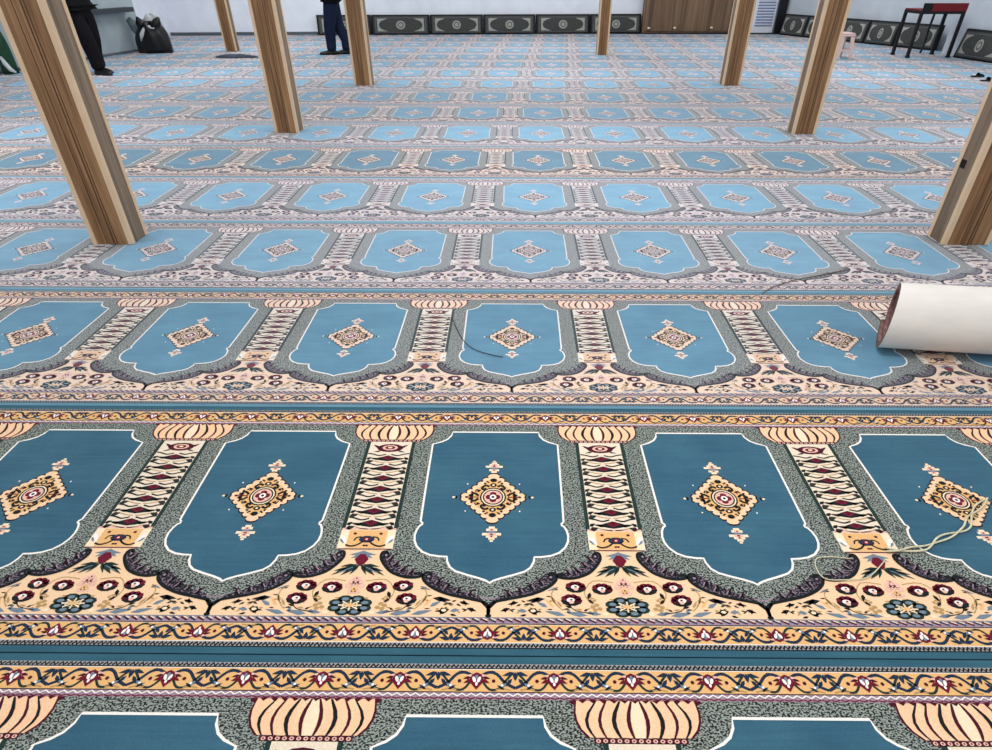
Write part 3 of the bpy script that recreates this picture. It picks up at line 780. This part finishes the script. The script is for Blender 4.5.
bm = bmesh.new(); sheet(bm, 0, False); link('backing', bm, m_back, root, True)
bm = bmesh.new(); sheet(bm, th, True); link('pile', bm, m_pile, root, True)['label'] = 'pinkish pile on the inside of the roll'
bm = bmesh.new()
for x in (0, Ln):
    ra = [bm.verts.new(rollpt(a, r, x)) for a, r in SP]; rb = [bm.verts.new(rollpt(a, r-th, x)) for a, r in SP]
    for i in range(len(ra)-1): bm.faces.new((ra[i], ra[i+1], rb[i+1], rb[i]))
for e_ in (0, -1):
    a, r = SP[e_]; bm.faces.new([bm.verts.new(rollpt(a, r, 0)), bm.verts.new(rollpt(a, r, Ln)), bm.verts.new(rollpt(a, r-th, Ln)), bm.verts.new(rollpt(a, r-th, 0))])
link('cut_edge', bm, m_edge, root)['label'] = 'brown cut edge of the rolled carpet'

# ------------------------------------------------------------------ cords and small things on the carpet
def cord(name, pix, rad, mat, label, cat, twist=False, z=.006):
    pts = smooth([tuple(at(x, y)[:2]) for x, y in pix], 6)
    bm = bmesh.new()
    if twist:
        for ph in (0, math.pi):
            q = []; s = 0
            for i, p in enumerate(pts):
                if i: s += math.hypot(p[0]-pts[i-1][0], p[1]-pts[i-1][1])
                d = np.array(pts[min(i+1, len(pts)-1)])-np.array(pts[max(i-1, 0)]); d = d/np.linalg.norm(d)
                o_ = math.sin(s*26+ph)*.0085
                q.append((p[0]-d[1]*o_, p[1]+d[0]*o_, z+.002+.0025*math.cos(s*26+ph)))
            tube(bm, q, rad, 6)
    else:
        tube(bm, [(x, y, z) for x, y in pts], rad, 6)
    return tag(link(name, bm, mat, None, True), label, cat)
m_rope = plain('cream_cord', (206, 198, 168), .9, .15, 90, .1)
cord('cord', [(986, 500), (970, 516), (966, 528), (956, 534), (938, 541), (925, 549), (910, 551), (897, 552), (885, 551)], .0032, m_rope, 'loose cream twisted cord across the niche at the right of the near row', 'cord', True)
cord('thread', [(884, 562), (868, 578), (846, 581), (825, 580), (816, 570), (816, 560), (830, 558), (850, 560)], .0018, m_rope, 'thin pale thread curled around the scroll under the right pillar', 'thread')
m_wire = plain('dark_thread', (58, 56, 60), .8)
cord('dark_thread', [(452, 318), (457, 330), (464, 342), (474, 350), (488, 355), (503, 358)], .0020, m_wire, 'dark thread curving over the central niche of the third carpet row', 'thread')
m_br = plain('brown_cable', (108, 92, 78), .7)
cord('thin_cable', [(762, 294), (775, 287), (795, 281), (820, 276), (850, 270)], .0028, m_br, 'thin brown cable lying over the seam left of the rolled carpet', 'cable')

m_slip = plain('slipper_black', (12, 16, 22), .6)
def slipper(px, py, rz, label):
    p = at(px, py); root = thing('slipper', label, 'slipper', (p.x, p.y, GZ), rz, 'black slippers'); root.scale = (.78, .78, .78)
    bm = bmesh.new(); out = [(-.13, -.03), (-.10, -.042), (0, -.038), (.08, -.05), (.13, -.035), (.145, 0), (.13, .035), (.08, .05), (0, .038), (-.10, .042), (-.13, .03)]
    a = [bm.verts.new((x, y, 0)) for x, y in out]; b = [bm.verts.new((x, y, .022)) for x, y in out]
    bm.faces.new(a[::-1]); bm.faces.new(b)
    for i in range(len(out)): bm.faces.new((a[i], a[(i+1) % len(out)], b[(i+1) % len(out)], b[i]))
    link('sole', bm, m_slip, root)
    bm = bmesh.new(); rings = []
    for x in (0, .03, .06, .09, .12):
        w = .052-.1*max(0, x-.09); h = .062-.30*x
        rings.append([bm.verts.new((x, w*math.cos(t*math.pi/8), .02+h*math.sin(t*math.pi/8))) for t in range(9)])
    for i in range(4):
        for j in range(8): bm.faces.new((rings[i][j], rings[i+1][j], rings[i+1][j+1], rings[i][j+1]))
    bmesh.ops.recalc_face_normals(bm, faces=bm.faces[:]); link('strap', bm, m_slip, root, True)
slipper(977, 77, .1, 'black slipper lying at the right edge, the farther of the two'); slipper(987, 81.3, .05, 'black slipper lying at the right edge, the nearer of the two')

# small heap of dark cloth behind the left column
m_cloth = plain('grey_cloth', (70, 78, 90), .9, .35, 30, .1)
def blob(bm, cx, cy, rx, ry, h, seed, nu=28, nv=9, pw=.7, wob=.18):
    rnd = random.Random(seed); ph = [rnd.uniform(0, 6.3) for _ in range(8)]
    rings = []
    for j in range(nv+1):
        v = j/nv; z = h*math.sin(v*math.pi/2)**.8; rr = math.cos(v*math.pi/2)**pw
        ring = []
        for i in range(nu):
            a = 2*math.pi*i/nu
            k = 1+wob*(math.sin(3*a+ph[0]+2*v)+.6*math.sin(5*a+ph[1]-3*v)+.4*math.sin(9*a+ph[2]+5*v))/2
            ring.append(bm.verts.new((cx+rx*rr*k*math.cos(a), cy+ry*rr*k*math.sin(a), z*(1+.12*math.sin(4*a+ph[3]))+.001)))
        rings.append(ring)
    for j in range(nv):
        for i in range(nu): bm.faces.new((rings[j][i], rings[j][(i+1) % nu], rings[j+1][(i+1) % nu], rings[j+1][i]))
    bm.faces.new(rings[0][::-1])
    bmesh.ops.remove_doubles(bm, verts=rings[-1], dist=.0005)
    bmesh.ops.recalc_face_normals(bm, faces=bm.faces[:])
p = at(236, 57.5)
bm = bmesh.new(); blob(bm, 0, 0, .40, .12, .05, 3); o = link('folded_cloth', bm, m_cloth, None, True); o.location = (p.x, p.y, GZ)
tag(o, 'small dark cloth left flat on the carpet at the foot of the far left column', 'cloth')

# ------------------------------------------------------------------ rubbish bag
m_bag = plain('black_plastic_film', (9, 10, 13), .38, .2, 30, .35)
m_bagw = plain('white_plastic_film', (196, 200, 204), .4, .12, 20)
m_bagg = plain('grey_green_sack', (92, 108, 112), .6, .2, 12)
root = thing('rubbish_bag', 'black plastic rubbish bag knotted at the top, standing in the left corner', 'bag', (-7.40, 14.00, GZ), 0)
bm = bmesh.new(); blob(bm, 0, 0, .33, .25, .50, 11, 48, 16, .42, .17); link('sack', bm, m_bag, root, True)
for sx, tx in ((-1, -.20), (1, .22)):
    bm = bmesh.new()
    pts = [(sx*.02, -.05, .40), (sx*.10, -.08, .46), (tx*.85, -.06, .54), (tx*1.05, -.03, .63)]
    tube(bm, pts, [.03, .07, .085, .02], 8); link('tied_ear', bm, m_bag, root, True)
bm = bmesh.new(); tube(bm, [(-.17, -.20, .22), (-.13, -.19, .32), (-.06, -.14, .42), (.02, -.10, .45), (.14, -.12, .43)], [.012, .045, .05, .045, .03], 8); link('white_lining', bm, m_bagw, root, True)['label'] = 'white plastic showing at the knot'
bm = bmesh.new(); blob(bm, 0, .08, .20, .10, .26, 21); o2 = link('white_carrier', bm, m_bagw, root, True); o2.location = (-.02, .06, .40); o2['label'] = 'white crumpled plastic on top'
bm = bmesh.new(); tube(bm, [(-.24, .10, .10), (-.26, .08, .28), (-.32, .04, .45), (-.42, .0, .60)], [.06, .10, .12, .05], 10); link('grey_sack', bm, m_bagg, root, True)['label'] = 'grey green sack on the left of the bag'  # separate grey sack, overlapping the bag and parented to it
# green bundle at far left edge
root = thing('green_bundle', 'dark green bundle behind the nearest left column at the picture edge', 'bundle', (-8.40, 11.05, GZ), 0)
bm = bmesh.new(); blob(bm, 0, 0, .11, .12, .60, 5, 24, 10, .4, .08); link('sack', bm, plain('green_fabric', (28, 66, 46), .8, .3, 20), root, True)
bm = bmesh.new(); tube(bm, [(.02, -.12, .26), (.06, -.13, .16), (.11, -.13, .07), (.18, -.13, .03)], [.02, .035, .035, .015], 8); link('white_strap', bm, m_bagw, root, True)['label'] = 'white strap'

# ------------------------------------------------------------------ people
def skin(name, verts, edges, rads, mat, parent, sub=2, root_i=0):
    me = bpy.data.meshes.new(name+'_cage'); me.from_pydata(verts, edges, [])
    o = bpy.data.objects.new(name+'_cage', me); COL.objects.link(o)
    md = o.modifiers.new('s', 'SKIN'); md.use_smooth_shade = True
    for i, r in enumerate(rads):
        sv = me.skin_vertices[0].data[i]; sv.radius = r if isinstance(r, tuple) else (r, r); sv.use_root = (i == root_i)
    ms = o.modifiers.new('d', 'SUBSURF'); ms.levels = sub; ms.render_levels = sub
    dg = bpy.context.evaluated_depsgraph_get(); dg.update()
    m2 = bpy.data.meshes.new_from_object(o.evaluated_get(dg)); m2.name = name
    bpy.data.objects.remove(o); bpy.data.meshes.remove(me)
    m2.materials.clear(); m2.materials.append(mat)
    for p in m2.polygons: p.use_smooth = True
    o = bpy.data.objects.new(name, m2); COL.objects.link(o); o.parent = parent; return o
m_skin = plain('skin', (176, 128, 102), .6, .06)
m_hair = plain('hair_dark', (30, 26, 24), .7, .2, 60)
m_navy = plain('trousers_navy', (26, 34, 56), .85, .15, 20, .1)
m_blkc = plain('cloth_black', (16, 17, 20), .85, .2, 20, .1)
m_brn = plain('trousers_black', (20, 18, 22), .85, .2, 20, .1)
m_shoe = plain('shoe_black', (12, 12, 15), .4)
def person(label, loc, rz, lf, rf, trous, jacket, stride=0):
    """faces local +x; lf / rf ankle positions (x, y) of the left and right foot"""
    root = thing('person', label, 'person', loc, rz)
    LA, RA = Vector((lf[0], lf[1], .09)), Vector((rf[0], rf[1], .09))
    hip = Vector((0, 0, .93)); LH, RH = Vector((0, .095, .90)), Vector((0, -.095, .90))
    LK = (LH+LA)/2+Vector((.03, 0, .02)); RK = (RH+RA)/2+Vector((.03, 0, .02))
    V = [hip, (0, 0, 1.08), (0, 0, 1.25), (.0, 0, 1.42), (.01, 0, 1.52), (.02, 0, 1.58), (.02, 0, 1.68), (.015, 0, 1.75)]
    V += [LH, LK, LA, LA+Vector((.07, .0, -.05)), LA+Vector((.15, .01, -.06)), RH, RK, RA, RA+Vector((.07, 0, -.05)), RA+Vector((.15, -.01, -.06))]
    V += [(0, .17, 1.42), (-.06, .21, 1.20), (.09, .11, 1.17), (.155, .05, 1.19), (0, -.17, 1.42), (-.06, -.21, 1.22), (.09, -.11, 1.20), (.155, -.05, 1.22)]
    V = [tuple(v) for v in V]
    E_ = [(0, 1), (1, 2), (2, 3), (3, 4), (4, 5), (5, 6), (6, 7), (0, 8), (8, 9), (9, 10), (10, 11), (11, 12), (0, 13), (13, 14), (14, 15), (15, 16), (16, 17), (3, 18), (18, 19), (19, 20), (20, 21), (3, 22), (22, 23), (23, 24), (24, 25)]
    Rr = [(.11, .15), (.10, .13), (.11, .15), (.09, .14), .052, .062, .088, .055, .075, .052, .036, .034, .025, .075, .052, .036, .034, .025, .05, .038, .027, .03, .05, .038, .027, .03]
    # five fingers on each hand, rooted in the palm
    for s, wi in ((1, 21), (-1, 25)):
        w_ = Vector(V[wi])
        for k, (dx, ln) in enumerate(((.026, .070), (.010, .080), (-.008, .076), (-.024, .060))):
            a = len(V); V += [tuple(w_+Vector((.03, -s*.012, dx))), tuple(w_+Vector((.03+ln*.45, -s*.03, dx))), tuple(w_+Vector((.03+ln*.45, -s*(.03+ln*.5), dx-.004)))]
            E_ += [(wi, a), (a, a+1), (a+1, a+2)]; Rr += [.010, .009, .007]
        a = len(V); V += [tuple(w_+Vector((.012, -s*.010, .034))), tuple(w_+Vector((.045, -s*.024, .046)))]; E_ += [(wi, a), (a, a+1)]; Rr += [.011, .008]
    body = skin('body', V, E_, Rr, m_skin, root, 2)
    # face details on the head
    bm = bmesh.new(); bmesh.ops.create_uvsphere(bm, u_segments=16, v_segments=12, radius=1, matrix=Matrix.Translation((.000, 0, 1.70)) @ Matrix.Diagonal((.108, .092, .105, 1)))
    bmesh.ops.delete(bm, geom=[v for v in bm.verts if v.co.x > .055 and v.co.z < 1.745 or v.co.z < 1.645], context='VERTS'); link('hair', bm, m_hair, root, True)
    for s in (1, -1):
        bm = bmesh.new(); bmesh.ops.create_uvsphere(bm, u_segments=8, v_segments=6, radius=.011, matrix=Matrix.Translation((.098, s*.032, 1.675)))
        link('eye', bm, m_hair, root, True)
    # trousers
    up_ = Vector((0, 0, .012))
    tv = [(0, 0, .99), (0, 0, .93), LH, LK, (LA.x-.01, LA.y, .26), (LA.x, LA.y, .05), RH, RK, (RA.x-.01, RA.y, .26), (RA.x, RA.y, .05)]
    skin('trousers', [tuple(v) for v in tv], [(0, 1), (1, 2), (2, 3), (3, 4), (4, 5), (1, 6), (6, 7), (7, 8), (8, 9)], [(.17, .215), (.17, .215), .15, .122, .106, .100, .15, .122, .106, .100], trous, root, 2, 1)
    jv = [(0, 0, .86), (0, 0, .98), (0, 0, 1.12), (0, 0, 1.28), (0, 0, 1.43), (.005, 0, 1.49), (0, .18, 1.43), (-.06, .215, 1.20), (.07, .12, 1.17), (0, -.18, 1.43), (-.06, -.215, 1.22), (.07, -.12, 1.20)]
    skin('jacket', jv, [(0, 1), (1, 2), (2, 3), (3, 4), (4, 5), (4, 6), (6, 7), (7, 8), (4, 9), (9, 10), (10, 11)], [(.215, .265), (.20, .25), (.18, .225), (.18, .23), (.14, .20), .08, .085, .07, .058, .085, .07, .058], jacket, root, 2, 2)
    for A_, s in ((LA, 1), (RA, -1)):
        bm = bmesh.new(); rings = []
        prof = [(-.10, .026, .060), (-.08, .046, .095), (-.02, .052, .11), (.04, .054, .10), (.10, .058, .078), (.16, .058, .064), (.22, .044, .050), (.25, .018, .03)]
        for x, w, h in prof:
            rings.append([bm.verts.new((A_.x+x, A_.y+w*math.cos(t*math.pi/6), max(0, h*math.sin(t*math.pi/6)))) for t in range(7)])
        for i in range(len(rings)-1):
            for j in range(6): bm.faces.new((rings[i][j], rings[i+1][j], rings[i+1][j+1], rings[i][j+1]))
            bm.faces.new((rings[i][0], rings[i][6], rings[i+1][6], rings[i+1][0]))
        bm.faces.new(rings[0]); bm.faces.new(rings[-1])
        bmesh.ops.recalc_face_normals(bm, faces=bm.faces[:]); link('shoe', bm, m_shoe, root, True)
    return root
person('person in navy trousers, black jacket and black shoes standing near the back wall', (-3.58, 13.72, GZ), math.pi+.12, (-.02+.14, .02), (-.17, -.06), m_navy, m_blkc)
person('person in black trousers and shoes standing behind the nearest left column', (-6.90, 11.0, GZ), -.35, (-.12, .15), (.07, -.03), m_brn, m_blkc)

# ------------------------------------------------------------------ light
def area(name, loc, rot, sx, sy, power, col):
    l = bpy.data.lights.new(name, 'AREA'); l.shape = 'RECTANGLE'; l.size = sx; l.size_y = sy; l.energy = power; l.color = col
    o = bpy.data.objects.new(name, l); COL.objects.link(o); o.location = loc; o.rotation_euler = rot; return o
for i, y in enumerate((1.5, 6.0, 10.5, 15.0)):
    for x in (-5.5, 0.3, 6.0):
        area('ceiling_light', (x, y, 2.95), (0, 0, 0), 1.6, .5, 50, (1.0, .98, .96))
w = bpy.data.worlds.new('world'); SC.world = w; w.use_nodes = True
bg = w.node_tree.nodes['Background']; bg.inputs[0].default_value = (.90, .96, 1.0, 1); bg.inputs[1].default_value = .78
SC.view_settings.view_transform = 'Standard'; SC.view_settings.look = 'None'; SC.view_settings.exposure = 0; SC.view_settings.gamma = 1
